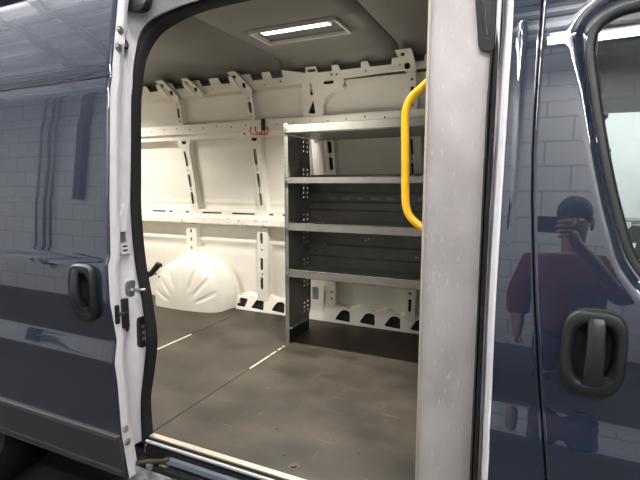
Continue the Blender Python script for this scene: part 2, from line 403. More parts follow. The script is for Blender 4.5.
# belt rail (upper horizontal rail with a row of holes) and its lower lip
xs = lin(-3.7, -.32, 24)
holes = [disc(x, 1.442+.006*((i*7) % 3-1), .0062, 8) for i, x in enumerate([-3.66+.132*k for k in range(26)])]
bm = bmesh.new(); sheet(bm, [(XR, 1.405), (XP, 1.405), (XP, 1.472), (XR, 1.472)], holes, fw, .05, .046, seg=.2)
grid(bm, [XR, XP], [0, 1], lambda x, t: fw(x, 1.472+.012*t, .05-.05*t)); grid(bm, [XR, XP], [0, 1], lambda x, t: fw(x, 1.405-.004*t, .05-.022*t))
sheet(bm, [(XR, 1.362), (XP, 1.362), (XP, 1.402), (XR, 1.402)], [disc(-2.66, 1.385, .006), disc(-1.98, 1.385, .009), disc(-1.0, 1.385, .006)], fw, .03, .026, seg=.3)
grid(bm, [XR, XP], [0, 1], lambda x, t: fw(x, 1.362-.004*t, .03-.05*t))
r = obj('belt_rail', bm, 'cream', wf)
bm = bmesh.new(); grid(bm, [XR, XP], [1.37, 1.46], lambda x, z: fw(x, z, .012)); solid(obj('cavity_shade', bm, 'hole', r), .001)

# middle ribs, flared like a Y at the top
for xc in (-2.575, -1.905):
    def wl(z, xc=xc): return xc-.038-.035*max(0, (z-1.29)/.07)-.004*(1.36-z)
    def wr(z, xc=xc): return xc+.038+.035*max(0, (z-1.29)/.07)-.004*(1.36-z)
    h = [slot(xc-.012-.01, xc+.012-.01, a, b) for a, b in ((1.155, 1.275), (.985, 1.09), (.845, .945))] + [disc(xc-.01, 1.122, .007), disc(xc-.01, .966, .008)]
    h.append(round_poly([(xc-.03, 1.353), (xc+.03, 1.353), (xc+.018, 1.33), (xc-.018, 1.33)], .01))
    rib('middle_rib', None, h, .025, .80, 1.362, wl, wr)
# lower rail: slotted strip, then a gritty ledge
def low_rail():
    holes = []
    for a, b in ((-3.6, -3.4), (-3.05, -2.9), (-2.86, -2.82), (-2.68, -2.64), (-2.5, -2.3), (-2.2, -1.98), (-1.85, -1.81), (-1.73, -1.69), (-1.6, -1.44), (-1.2, -1.0), (-.8, -.6)):
        holes.append(slot(a, b, .770, .782))
    bm = bmesh.new(); sheet(bm, [(XR, .745), (XP, .745), (XP, .80), (XR, .80)], holes, fw, .026, .022, seg=.15)
    grid(bm, [XR, XP], [0, 1], lambda x, t: fw(x, .80+.006*t, .026-.045*t))
    r = obj('lower_rail', bm, 'cream', wf)
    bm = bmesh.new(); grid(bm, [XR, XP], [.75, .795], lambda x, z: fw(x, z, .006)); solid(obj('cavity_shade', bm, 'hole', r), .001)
    bm = bmesh.new(); prof2 = [(.745, .026), (.738, .052), (.692, .055), (.684, .052), (.680, .02), (.676, -.02)]
    grid(bm, [XR, XP], range(len(prof2)), lambda x, i: fw(x, *prof2[i]))
    m = M['cream'].copy(); m.name = 'gritty_cream_paint'
    M['grit'] = m
    tc = N(m, 'ShaderNodeTexCoord'); mp = N(m, 'ShaderNodeMapping'); mp.inputs['Scale'].default_value = (40, 40, 70)
    nz = N(m, 'ShaderNodeTexNoise'); nz.inputs['Scale'].default_value = 1.; nz.inputs['Detail'].default_value = 4
    rp = N(m, 'ShaderNodeValToRGB'); rp.color_ramp.elements[0].position = .60; rp.color_ramp.elements[1].position = .68
    rp.color_ramp.elements[0].color = (.80, .77, .70, 1); rp.color_ramp.elements[1].color = (.36, .31, .24, 1)
    link(m, tc.outputs['Object'], mp.inputs['Vector']); link(m, mp.outputs['Vector'], nz.inputs['Vector']); link(m, nz.outputs['Fac'], rp.inputs['Fac']); link(m, rp.outputs['Color'], bsdf(m).inputs['Base Color'])
    obj('rail_ledge', bm, 'grit', wf)
low_rail()
# lower ribs
rib('lower_rib', None, [slot(-2.635, -2.615, a, a+.03) for a in (.60, .53, .455)], .025, .40, .676, lambda z: -2.675, lambda z: -2.57)
rib('lower_rib', None, [slot(-1.935, -1.91, a, b) for a, b in ((.545, .63), (.335, .43), (.18, .275))] + [disc(-1.92, .495, .008), disc(-1.92, .30, .008)], .025, .085, .676, lambda z: -1.962, lambda z: -1.865)
# sloping bottom ledge with triangular openings
def ledge():
    tri = lambda c, w=.06, fl=1: round_poly([(c-w, .022), (c+w, .014), (c+w*.75*fl+.005, .085), (c+w*.2, .095), (c-w*.35, .085)], .014)
    holes = [round_poly([(c-.055, .025), (c+.025, .02), (c+.045, .085), (c-.03, .09)], .014) for c in (-2.10,)]
    holes += [tri(c) for c in (-1.955, -1.765, -1.22, -1.03, -.845, -.66, -.47)]
    mp = lambda x, z, d: (x, 1.785+.35*max(0, z-.0)+.04*max(0, z-.1)-d, z)
    top = []
    for k in range(60):
        x = -.3-(1.86)*k/59; top.append((x, .112+.012*math.sin(x*33)))
    bm = bmesh.new(); sheet(bm, [(-2.16, .0), (-.3, .0)] + top, holes, mp, 0, -.004, seg=.1)
    for a, b in zip(top, top[1:]): bm.faces.new([bm.verts.new(p) for p in (mp(*a, 0), mp(*b, 0), (b[0], yw(b[1])+.02, b[1]+.015), (a[0], yw(a[1])+.02, a[1]+.015))])
    o = obj('sill_ledge', bm, 'cream', wf)
    for x in (-1.12, -.93): 
        bm = bmesh.new(); prism(bm, disc(x, .06, .008), mp, .004, 0); obj('ledge_stud', bm, 'white', o)
    bm = bmesh.new(); grid(bm, [-2.17, -.3], [.0, .11], lambda x, z: (x, 1.815+.2*z, z)); solid(obj('cavity_shade', bm, 'hole', o), .001)
ledge()
# panels behind the shelves
rib('shelf_bay_rib', None, [slot(-1.315, -1.283, 1.225, 1.305), slot(-1.315, -1.283, 1.11, 1.20), disc(-1.30, 1.212, .006)], .028, .80, 1.355, lambda z: -1.335, lambda z: -1.265)
rib('shelf_bay_rib', None, [slot(-.735, -.715, 1.20, 1.30), slot(-.735, -.715, 1.08, 1.15), disc(-.725, 1.175, .007)], .028, .80, 1.355, lambda z: -.75, lambda z: -.66)
rib('shelf_bay_rib', None, [disc(-1.315, .22, .009), disc(-1.315, .17, .009)], .028, .115, .676, lambda z: -1.345, lambda z: -1.285)
rib('shelf_bay_rib', None, [slot(-.738, -.718, .14, .23), disc(-.728, .27, .009)], .035, .085, .676, lambda z: -.76, lambda z: -.69)
bm = bmesh.new(); sheet(bm, rect(-1.50, -1.38, .06, .34), [round_poly(rect(-1.475, -1.42, .15, .245), .01), disc(-1.455, .28, .006), disc(-1.425, .28, .006), disc(-1.41, .12, .005), disc(-1.39, .04+.02, .004)], fw, .03, .026)
o = obj('side_box', bm, 'cream', wf)
bm = bmesh.new(); prism(bm, rect(-1.485, -1.41, .14, .255), fw, .0, -.002); obj('cavity_shade', bm, 'grey_steel', o)
bm = bmesh.new(); prism(bm, rect(-1.485, -1.455, 1.05, 1.36), fw, .06, -.01); obj('bay_upright', bm, 'white', wf)
bm = bmesh.new(); sheet(bm, rect(-1.44, -1.36, 1.05, 1.36), [disc(-1.40, 1.31, .016, 14), disc(-1.42, 1.18, .006)], fw, .02, .016); obj('bay_plate', bm, 'cream', wf)

# wheel arch
def arch():
    cx, a, h = -2.53, .358, .447
    bm = bmesh.new(); nt, nu = 220, 60
    def P(i, j):
        th = PI*i/nt; t = j/nu
        c, s = math.cos(th), math.sin(th)
        e = 2/2.35
        ux = math.copysign(abs(c)**e, c); uz = abs(s)**e
        s0 = 1-.10*min(1, t*1.6)
        k = 1 if t < .5 else max(0, 1-((t-.5)/.5)**2.6)**.8
        if t < .5: y = 1.86-.19*(t/.5)
        else: y = 1.67-.105*(1-(1-(t-.5)/.5)**2.)**.6
        r = s0*k
        x = cx+.02*(1-c)*0+a*ux*r; z = h*uz*r
        y += .05*max(0, (x-cx)/a)**2*(1 if t > .3 else t/.3) + .02*(z/h)**2
        # stamped channels
        ang = math.degrees(math.atan2(z, x-cx+1e-9)); rad = math.hypot((x-cx)/a, z/h)
        dsp = 0
        for k0 in (28, 48, 68, 92, 114, 134, 154):
            w = abs(ang-k0)*rad
            if w < 2.6 and .42 < rad < .93: dsp = max(dsp, (1-(w/2.6)**6)*min(1, (rad-.42)/.06)*min(1, (.93-rad)/.06))
        y += .0045*dsp
        return (x, y, z)
    V = [[bm.verts.new(P(i, j)) for j in range(nu+1)] for i in range(nt+1)]
    for i in range(nt):
        for j in range(nu): bm.faces.new((V[i][j], V[i+1][j], V[i+1][j+1], V[i][j+1]))
    bmesh.ops.remove_doubles(bm, verts=bm.verts[:], dist=.0005)
    # wall flange round the arch
    fl_ = [(math.copysign(abs(math.cos(PI*i/60))**.85, math.cos(PI*i/60)), abs(math.sin(PI*i/60))**.85) for i in range(61)]
    for p, q in zip(fl_, fl_[1:]):
        bm.faces.new([bm.verts.new(fw(cx+x*(a+g), z*(h+g), .012 if g else .014)) for (x, z), g in ((p, -.01), (q, -.01), (q, .035), (p, .035))])
    return obj('wheel_arch', bm, 'cream', wf, smooth=True, autosmooth=50)
wa = arch()
for (x, z) in ((-2.80, .27), (-2.77, .25), (-2.25, .20)):
    bm = bmesh.new(); bmesh.ops.create_uvsphere(bm, u_segments=8, v_segments=6, radius=.008, matrix=Matrix.Translation((x, 1.58 if x < -2.5 else 1.66, z))); obj('arch_plug', bm, 'hole', wa)

# rear doors (closed, behind the driver's-side pillar) and near-side inner wall
wr_ = obj('wall_rear', B(XR-.05, XR, .05, 1.86, -.05, 1.9), 'cream'); tagp(wr_, 'closed cream inner face of the rear doors', 'wall', kind='structure')

# ------------------------------------------------------------------ near body side: pillars, header, jamb, sill
wn = thing('wall_near', (-.7, .05, 0), 'blue grey body side of the van with white painted door opening', 'van body side', kind='structure')
# opening path: (x of seal inner edge, x of seal outer edge, z) up the rear pillar
REAR = [(a, b+.022 if c > .7 else b+.018, c) for a, b, c in [(-1.364, -1.414, -.03), (-1.364, -1.416, .013), (-1.366, -1.408, .15), (-1.337, -1.386, .282), (-1.316, -1.366, .409), (-1.332, -1.375, .568), (-1.357, -1.405, .716), (-1.367, -1.413, .879), (-1.367, -1.409, 1.031), (-1.370, -1.407, 1.219), (-1.371, -1.410, 1.369), (-1.362, -1.415, 1.48)]]
def seal_paths():
    inn = [(xi, z) for xi, xo, z in REAR] + [(-1.325, 1.551), (-1.266, 1.592), (-1.129, 1.626), (-.937, 1.636), (-.5, 1.636), (-.26, 1.625), (-.165, 1.58), (-.128, 1.49), (-.126, 1.2), (-.125, .76), (-.126, .25), (-.126, -.03)]
    out = [(xo, z) for xi, xo, z in REAR] + [(-1.375, 1.585), (-1.30, 1.637), (-1.145, 1.662), (-.937, 1.670), (-.5, 1.674), (-.24, 1.664), (-.135, 1.61), (-.10, 1.50), (-.101, 1.2), (-.105, .76), (-.103, .25), (-.103, -.03)]
    skn = [(-1.412+ (0.0 if z < 1.4 else -.012), z) for xi, xo, z in REAR] + [(-1.41, 1.66), (-1.33, 1.71), (-1.15, 1.722), (-.937, 1.725), (-.5, 1.725), (-.2, 1.715), (-.10, 1.65), (-.07, 1.50), (-.069, 1.2), (-.0725, .76), (-.0715, .25), (-.0715, -.03)]
    f = lambda P: [(p.x, p.y) for p in smooth_path([(x, z, 0) for x, z in P], 5)]
    return f(inn), f(out), f(skn)
SI, SO, SK = seal_paths()
# rubber weatherstrip: bulb section swept along the opening
def weatherstrip():
    bm = bmesh.new(); sec = [(.06, .010), (.14, -.012), (.35, -.022), (.48, -.012), (.52, -.012), (.65, -.024), (.88, -.016), (1, .006), (1, .016), (0, .016)]
    rings = []
    for (xi, zi), (xo, zo) in zip(SI, SO):
        rings.append([bm.verts.new((xi+(xo-xi)*t, ys((zi+zo)/2)+dy, zi+(zo-zi)*t)) for t, dy in sec])
    for a, b in zip(rings, rings[1:]):
        for k in range(len(sec)): bm.faces.new((a[k], b[k], b[(k+1) % len(sec)], a[(k+1) % len(sec)]))
    bm.faces.new(rings[0]); bm.faces.new(rings[-1])
    o = obj('door_seal', bm, 'rubber', None, smooth=True, autosmooth=50)
    tagp(o, 'black rubber weatherstrip running around the open side doorway', 'door seal')
weatherstrip()
# white jamb between weatherstrip and outer skin
def jamb():
    bm = bmesh.new(); rings = []
    for (xo, zo), (xs_, zs_) in zip(SO, SK):
        y1 = ys(zo)+.012; y0 = pb(zs_)
        pts = []
        for t, s in ((0, 0), (.14, .02), (.22, .08), (.90, .90), (.94, .97), (1, 1.0)):
            # t: from seal to skin in plan, s: depth towards the outside
            pts.append((xo+(xs_-xo)*t, y1+(y0-y1)*s, zo+(zs_-zo)*t))
        rings.append([bm.verts.new(p) for p in pts])
    for a, b in zip(rings, rings[1:]):
        for k in range(len(a)-1): bm.faces.new((a[k], b[k], b[k+1], a[k+1]))
    o = obj('door_jamb', bm, 'jamb', wn, smooth=True, autosmooth=35); solid(o, .003, 0)
jamb()
# narrow white paint edge at the front pillar
def gapx(z): return interp([-.2, .276, .532, .759, .979, 1.099, 1.265, 1.455, 1.7], [.10, .067, .037, .014, -.002, -.007, -.007, -.004, .01], z)
def skx(z): return interp([-.2, .25, .76, 1.2, 1.5, 1.72], [-.0715, -.0715, -.0725, -.069, -.07, -.10], z)
def tilt(x): return -.028*(x+.03) if x < .25 else -.028*.28+.02*(x-.25)   # slight bow of the cab side in plan
def bp_y(x, z):
    y = pb(z)+tilt(x)
    g = interp([.6, .88, .98, 1.12, 1.42], [-.055, -.051, -.045, -.043, -.045], z)
    on = max(0, min(1, (z-.85)/.4))*max(0, min(1, (1.405-z)/.012))
    y += .0035*on*math.exp(-((x-g)/.006)**2)
    return y
zz = lin(-.1, 1.72, 180)
bm = bmesh.new()
grid(bm, lin(0, 1, 26), zz, lambda t, z: (skx(z)+(gapx(z)-.0035-skx(z))*t, bp_y(skx(z)+(gapx(z)-.0035-skx(z))*t, z), z))
grid(bm, [0, 1], zz, lambda t, z: (gapx(z)-.0035+.001*t, bp_y(gapx(z), z)+.03*t, z))
o = obj('front_pillar_skin', bm, 'blue', wn, smooth=True, autosmooth=50); solid(o, .0012)
bm = bmesh.new(); pts = [(skx(z)-.002, pb(z)+.0015, z) for z in lin(-.1, 1.6, 60)]; tube(bm, pts, .0032, 8); obj('paint_edge', bm, 'jamb', wn, smooth=True)
# header and rear quarter skin, inner lining panels
bm = bmesh.new(); grid(bm, lin(XR-.04, 1.2, 40), lin(1.716, 1.93, 20), lambda x, z: (x, pb(z), z)); solid(obj('header_skin', bm, 'blue', wn, smooth=True), .002)
bm = bmesh.new(); grid(bm, lin(XR-.04, -1.425, 20), zz, lambda x, z: (x, pb(z), z), skip=lambda x, z: math.hypot(x+2.62, z+.13) < .42); solid(obj('rear_quarter_skin', bm, 'blue', wn, smooth=True), .002)
bm = bmesh.new(); box(bm, XR, -1.42, .105, .115, 0, 1.72); box(bm, XR, XP, .17, .18, 1.655, 1.92); obj('near_lining', bm, 'cream', wn)
bm = bmesh.new(); box(bm, -1.42, -1.405, .1, .12, -.1, 1.70); box(bm, -.11, -.10, .1, .125, -.1, 1.70); obj('pillar_lining', bm, 'jamb', wn)
# door track cover at the rear upper corner
bm = bmesh.new(); sheet(bm, round_poly([(-1.43, 1.664), (-1.39, 1.650), (-1.336, 1.638), (-1.307, 1.642), (-1.296, 1.67), (-1.285, 1.76), (-1.43, 1.76)], .010), [], lambda x, z, d: (x, pb(z)-.012-d, z), 0, -.03); obj('track_cover', bm, 'black', wn)
# sill: threshold strip, pale lip, step well, outer sill
S0, S1 = -1.36, -.10
bm = bmesh.new(); box(bm, S0, S1, .070, .094, -.004, .004, bev=.0015); obj('threshold_strip', bm, 'strip', wn)
bm = bmesh.new(); box(bm, S0, S1, .057, .070, -.03, -.006); obj('sill_groove', bm, 'hole', wn)
bm = bmesh.new(); box(bm, S0, S1, .048, .057, -.014, -.003, bev=.003); obj('sill_lip', bm, 'stripw', wn)
bm = bmesh.new(); box(bm, S0, S1, .048, .06, -.075, -.028); obj('step_riser', bm, 'rubber', wn)
bm = bmesh.new(); box(bm, S0+.12, S1, .034, .050, -.066, -.040, bev=.003); obj('track_rail', bm, 'grey_steel', wn)
bm = bmesh.new(); box(bm, S0-.05, S1, .01, .06, -.125, -.078); obj('step_well', bm, 'hole', wn)
bm = bmesh.new(); grid(bm, lin(S0-.055, -.07, 20), range(6), lambda x, i: (x, (.045, .02, .004, .0, .004, .01)[i], (-.092, -.094, -.098, -.115, -.16, -.22)[i])); solid(obj('outer_sill', bm, 'dirty', wn, smooth=True), .002)
# lock striker pin and catch on the rear pillar
bm = bmesh.new(); yz = lambda u, v, d: (-1.398+d, u, v)
prism(bm, round_poly([(.028, .585), (.062, .585), (.070, .612), (.062, .648), (.030, .648), (.022, .612)], .014), yz, 0, .014); o = obj('striker_plate', bm, 'conduit', wn); o['label'] = 'grey oval striker plate'
bm = T([(-1.386, .045, .610), (-1.35, .052, .612), (-1.330, .060, .614)], .0055, 10); bmesh.ops.create_uvsphere(bm, u_segments=10, v_segments=8, radius=.008, matrix=Matrix.Translation((-1.384, .044, .61))); obj('striker_pin', bm, 'chrome', o, smooth=True)
bm = bmesh.new(); yz2 = lambda u, v, d: (-1.384+d, u, v)
prism(bm, round_poly([(.052, .375), (.086, .375), (.090, .50), (.056, .50)], .016), yz2, 0, .02); o = obj('latch_catch', bm, 'black', wn)
bm = bmesh.new()
for z in (.405, .43, .455): box(bm, -1.366, -1.362, .064, .078, z, z+.012)
obj('catch_tooth', bm, 'conduit', o)
bm = bmesh.new(); prism(bm, disc(.078, 1.526, .019, 18), yz, -.012, .006); o = obj('rubber_buffer', bm, 'black', wn)
bm = bmesh.new(); prism(bm, disc(.078, 1.526, .009, 12), yz, .006, .010); obj('buffer_screw', bm, 'conduit', o)
# hinge-side brackets on the pillar
bm = bmesh.new(); prism(bm, round_poly([(.0, .755), (.040, .755), (.045, .795), (.0, .795)], .006), yz, 0, .018); o = obj('pillar_bracket', bm, 'jamb', wn)
bm = bmesh.new()
for z in (.765, .781): prism(bm, slot(.008, .03, z, z+.006), yz, .017, .019)
obj('bracket_slot', bm, 'hole', o)
bm = bmesh.new(); prism(bm, [(.0, .84), (.030, .84), (.040, .93), (.032, .945), (.0, .895)], yz, 0, .020); obj('pillar_wedge', bm, 'jamb', wn)
bm = bmesh.new(); prism(bm, [(.002, .80), (.038, .80), (.036, .835), (.002, .835)], yz, -.006, .004); obj('pillar_recess', bm, 'conduit', wn)
bm = bmesh.new(); prism(bm, round_poly([(.0, .455), (.022, .455), (.022, .555), (.0, .555)], .006), yz, 0, .014); obj('pillar_buffer', bm, 'black', wn)

# ------------------------------------------------------------------ sliding door, slid back to the rear
SX0, SX1, SZ0, SZ1 = -2.62, -1.335, -.095, 1.725
sd = thing('sliding_door', (-1.95, -.06, SZ0), 'blue grey sliding side door slid open along the van', 'van door')
def sd_y(x, z):
    e = max(0, (x-(SX1-.010))/.010)
    y = prof(z) + .010*e**2
    y += .002*math.exp(-((z-1.386)/.003)**2)              # joint below the window blank
    return y
xs = lin(SX0, -1.56, 24)+lin(-1.55, SX1-.02, 30)+[SX1-.012, SX1-.008, SX1-.004, SX1-.0015, SX1]
zs_ = sorted(set(lin(SZ0, SZ1, 230)+[1.386+d for d in (-.004, -.002, 0, .002, .004)]))
bm = bmesh.new(); grid(bm, xs, zs_, lambda x, z: (x, sd_y(x, z), z), skip=lambda x, z: ((x+1.446)/.058)**2+((z-.628)/.092)**2 < 1); solid(obj('outer_skin', bm, 'blue', sd, smooth=True), .0015, -1)
bm = bmesh.new()
for z0 in (1,):
    grid(bm, lin(SX0, SX1-.003, 20), [-1, 1], lambda x, t: (x, prof(1.386)-.0006, 1.386+t*.0028))
solid(obj('window_blank_joint', bm, 'rubber', sd), .002)
# leading edge: white return flange, step and inner pan
def edge():
    bm = bmesh.new(); zs2 = lin(SZ0, SZ1, 90)
    sec = [(0, .010), (-.001, .016), (.000, .020), (.0, .041), (-.004, .044), (-.03, .046), (-.03, .08)]
    grid(bm, zs2, range(len(sec)), lambda z, i: (SX1+sec[i][0], prof(z)+sec[i][1], z))
    o = obj('edge_flange', bm, 'jamb', sd, smooth=True, autosmooth=40)
    return o
ef = edge()
bm = bmesh.new(); grid(bm, lin(SX0, SX1-.03, 20), lin(SZ0, SZ1, 60), lambda x, z: (x, prof(z)+.08, z)); grid(bm, [0, 1], lin(SZ0, SZ1, 60), lambda t, z: (SX0, prof(z)+.08*t, z))
grid(bm, [SX0, SX1-.03], [0, 1], lambda x, t: (x, prof(SZ1)+.08*t, SZ1)); grid(bm, [SX0, SX1-.03], [0, 1], lambda x, t: (x, prof(SZ0)+.08*t, SZ0))
solid(obj('inner_pan', bm, 'jamb', sd, smooth=True, autosmooth=40), .001)
# charcoal rub moulding along the door's foot
def mould():
    bm = bmesh.new()
    sec = [(.098, 0), (.094, .014), (.080, .0165), (.074, .011), (.060, .0105), (-.030, .0105), (-.046, .012), (-.052, .016), (-.072, .016), (-.080, .008), (-.086, 0)]
    x1 = SX1+.001
    grid(bm, [SX0, -2., x1-.012, x1-.004, x1], range(len(sec)), lambda x, i: (x, prof(sec[i][0])-sec[i][1]*(1 if x < x1-.003 else .4), sec[i][0]))
    bm.faces.new([bm.verts.new((x1, prof(z)-d*.4, z)) for z, d in sec])
    solid(obj('rub_moulding', bm, 'mould', sd, smooth=True, autosmooth=30), .001)
mould()

def handle(parent, cx, cz, yf, flip):
    """recessed pull handle: rounded bezel with a deep oval dish, grip bar across it"""
    w, h = .066, .105
    shape = lambda s, p=2.6: [(s*w*math.copysign(abs(math.cos(t))**(2/p), math.cos(t))*(1+.05*math.sin(t)), s*h*math.copysign(abs(math.sin(t))**(2/p), math.sin(t))) for t in [2*PI*k/48 for k in range(48)]]
    bm = bmesh.new(); prev = None
    prof_ = [(1.0, .0), (1.0, -.011), (.97, -.018), (.93, -.0205), (.78, -.0215), (.715, -.019), (.68, -.008), (.64, .018), (.35, .026)]
    for s, d in prof_:
        ring = []
        for k, (u, v) in enumerate(shape(s, 3.4 if s > .7 else 2.6)):
            uu = u*(1 if s > .7 else .94)
            ring.append(bm.verts.new((cx+uu, yf(cz+v)+d, cz+v)))
        if prev:
            for k in range(48): bm.faces.new((prev[k], prev[(k+1) % 48], ring[(k+1) % 48], ring[k]))
        prev = ring
    bm.faces.new(prev)
    hd = obj('pull_handle', bm, 'black', parent, smooth=True, autosmooth=40); hd['label'] = 'black plastic pull handle'
    g = -.018 if flip else 0.002
    bm = bmesh.new(); n = 14; rings = []
    for i in range(n+1):
        t = i/n; v = h*(.86-1.60*t); arc_ = math.sin(PI*min(1, max(0, t)))
        d = -.019-.016*arc_**.6; wd = .0165+.003*t
        rings.append([bm.verts.new((cx+g+a_*wd, yf(cz+v)+d+b_, cz+v)) for a_, b_ in ((-1, .012), (-1, .003), (-.75, 0), (.75, 0), (1, .003), (1, .012))])
    for a_, b_ in zip(rings, rings[1:]):
        for k in range(6): bm.faces.new((a_[k], b_[k], b_[(k+1) % 6], a_[(k+1) % 6]))
    bm.faces.new(rings[0]); bm.faces.new(rings[-1])
    obj('grip_bar', bm, 'grip', hd, smooth=True, autosmooth=45)
    # lock barrel behind the foot of the grip
    bm = bmesh.new(); px = cx+g+.032; pz = cz-.062
    prism(bm, round_poly([(px-.014, pz-.012), (px+.016, pz-.01), (px+.014, pz+.01), (px-.014, pz+.008)], .006), lambda u, v, d: (u, yf(v)+d, v), -.021, -.004); obj('lock_cover', bm, 'grip', hd)
handle(sd, -1.446, .628, lambda z: prof(z)-.002, True)
# latch on the leading edge
bm = bmesh.new(); prism(bm, round_poly([(-.082, .515), (-.064, .515), (-.064, .585), (-.082, .585)], .007), lambda u, v, d: (SX1+d, u, v), -.004, .004); la = obj('door_latch', bm, 'black', sd)
bm = T([(SX1+.004, -.072, .548), (SX1+.012, -.062, .552), (SX1+.012, -.045, .548), (SX1+.006, -.042, .53)], .006, 10); obj('latch_claw', bm, 'black_gloss', la, smooth=True)
bm = B(SX1-.012, SX1+.006, -.045, -.022, .488, .60, bev=.003); obj('edge_buffer', bm, 'black', sd)
for z in (1.548, 1.487, .108, .055):
    bm = bmesh.new(); yo = prof(z)
    prism(bm, disc(yo+.028, z, .010, 6), lambda u, v, d: (SX1+d, u, v), 0, .008); prism(bm, disc(yo+.028, z, .014, 14), lambda u, v, d: (SX1+d, u, v), 0, .003)
    o = obj('hinge_bolt', bm, 'chrome', sd)
bm = bmesh.new(); sheet(bm, round_poly([(-.012, 1.500), (.012, 1.500), (.022, 1.508), (.022, 1.522), (.012, 1.53), (-.012, 1.53)], .005), [], lambda u, v, d: (SX1+d, u, v), 0, .004); obj('upper_roller_bracket', bm, 'jamb', sd)
# lower roller arm reaching into the sill track
bm = bmesh.new(); arm = [(-1.345, -.015, -.062), (-1.31, .012, -.060), (-1.25, .030, -.052), (-1.225, .038, -.040)]
tube(bm, arm, .009, 8); ra = obj('roller_arm', bm, 'bolt', sd, smooth=True)
bm = bmesh.new(); box(bm, -1.265, -1.225, .020, .040, -.075, -.064, bev=.003); obj('roller_plate', bm, 'chrome', ra)
bm = T([(-1.30, .01, -.085), (-1.30, .01, -.065)], .014, 12); obj('roller_wheel', bm, 'conduit', ra)

# ------------------------------------------------------------------ cab door
CX1, CZ0, CZ1 = 1.02, -.095, 1.70
cd = thing('cab_door', (.5, .02, CZ0), 'blue grey front cab door with tinted window beside the pillar', 'van door')
WIN = [(.229, .838), (.195, .924), (.162, 1.05), (.134, 1.188), (.115, 1.304), (.112, 1.345), (.120, 1.372), (.145, 1.393), (.20, 1.405), (.40, 1.412), (.66, 1.405), (.80, 1.25), (.90, 1.02), (.95, .84), (.93, .80), (.70, .775), (.45, .765), (.30, .775)]
WIN = [(p.x, p.y) for p in smooth_path([(x, z, 0) for x, z in WIN], 6, True)]
def seg_d(px, pz, a, b):
    ax, az = a; bx, bz = b; dx, dz = bx-ax, bz-az
    t = max(0, min(1, ((px-ax)*dx+(pz-az)*dz)/(dx*dx+dz*dz+1e-12)))
    return math.hypot(px-ax-t*dx, pz-az-t*dz)
def inside(px, pz):
    r = False; n = len(WIN)
    for i in range(n):
        (x1, z1), (x2, z2) = WIN[i], WIN[i-1]
        if (z1 > pz) != (z2 > pz) and px < (x2-x1)*(pz-z1)/(z2-z1)+x1: r = not r
    return r
def wd(px, pz):
    d = min(seg_d(px, pz, WIN[i-1], WIN[i]) for i in range(len(WIN)))
    return -d if inside(px, pz) else d
def cd_y(x, z):
    y = pb(z)+tilt(x)
    if z > .70:
        d = wd(x, z)
        w = interp([.75, .9, 1.05, 1.24, 1.34, 1.36, 1.42], [.045, .036, .034, .033, .042, .052, .050], z)   # width of the pressed surround
        if d < w+.02:
            t = max(0, min(1, (w+.008-d)/(w-.008)))
            y += .018*(t*t*t*(t*(6*t-15)+10))
            y -= .0
    return y
bm = bmesh.new()
tx = [i/50*.32 for i in range(51)]+[.32+.68*i/22 for i in range(1, 23)]
zc = lin(CZ0, CZ1, 200)
grid(bm, tx, zc, lambda t, z: (gapx(z)+.0035+(CX1-gapx(z))*t, cd_y(gapx(z)+.0035+(CX1-gapx(z))*t, z), z),
     skip=lambda t, z: ((gapx(z)+.0035+(CX1-gapx(z))*t-.145)/.058)**2+((z-.626)/.092)**2 < 1 or z > .7 and wd(gapx(z)+.0035+(CX1-gapx(z))*t, z) < .006)
grid(bm, [0, 1], zc, lambda t, z: (gapx(z)+.0035-.001*t, cd_y(gapx(z)+.0035, z)+.03*t, z))
solid(obj('outer_skin', bm, 'blue', cd, smooth=True, autosmooth=50), .0012)
bm = bmesh.new(); rings = []
def nrm(i):
    a, b = Vector(WIN[i-1]), Vector(WIN[(i+1) % len(WIN)]); t = (b-a).normalized(); n = Vector((t.y, -t.x))
    p = Vector(WIN[i]) + n*.002
    return -n if inside(p.x, p.y) else n
for i, (x, z) in enumerate(WIN):
    n = nrm(i); R_ = []
    for off, dy in ((.020, .0205), (.018, .014), (.006, .013), (.000, .018), (-.003, .026), (-.003, .036), (.02, .036)):
        R_.append(bm.verts.new((x+n.x*off, pb(z)+tilt(x)+dy, z+n.y*off)))
    rings.append(R_)
for i in range(len(rings)):
    a, b = rings[i-1], rings[i]
    for k in range(7): bm.faces.new((a[k], b[k], b[(k+1) % 7], a[(k+1) % 7]))
obj('window_seal', bm, 'black', cd, smooth=True, autosmooth=50)
bm = bmesh.new()
pts = [(x, pb(z)+tilt(x)+.0255, z) for x, z in WIN]
tube(bm, pts+[pts[0]], .0016, 6, caps=False); obj('seal_bead', bm, 'conduit', cd, smooth=True)
bm = bmesh.new()
grid(bm, lin(.09, .96, 60), lin(.75, 1.43, 60), lambda x, z: (x, .105+soft(z)+tilt(x)+.028, z), skip=lambda x, z: wd(x, z) > .012)
for v in [v for v in bm.verts if not v.link_faces]: bm.verts.remove(v)
solid(obj('window_pane', bm, 'glass', cd, smooth=True), .004)
handle(cd, .145, .626, lambda z: pb(z)+tilt(.145)-.002, False)
bm = bmesh.new(); grid(bm, [.08, CX1], lin(CZ0, .76, 10), lambda x, z: (x, pb(z)+.06, z)); solid(obj('inner_card', bm, 'cab', cd), .004)
bm = bmesh.new(); grid(bm, [0, 1], lin(-.1, 1.7, 40), lambda t, z: (gapx(z)-.006+.012*t, pb(z)+.03, z)); o = obj('door_gap_seal', bm, 'rubber', cd); solid(o, .004)

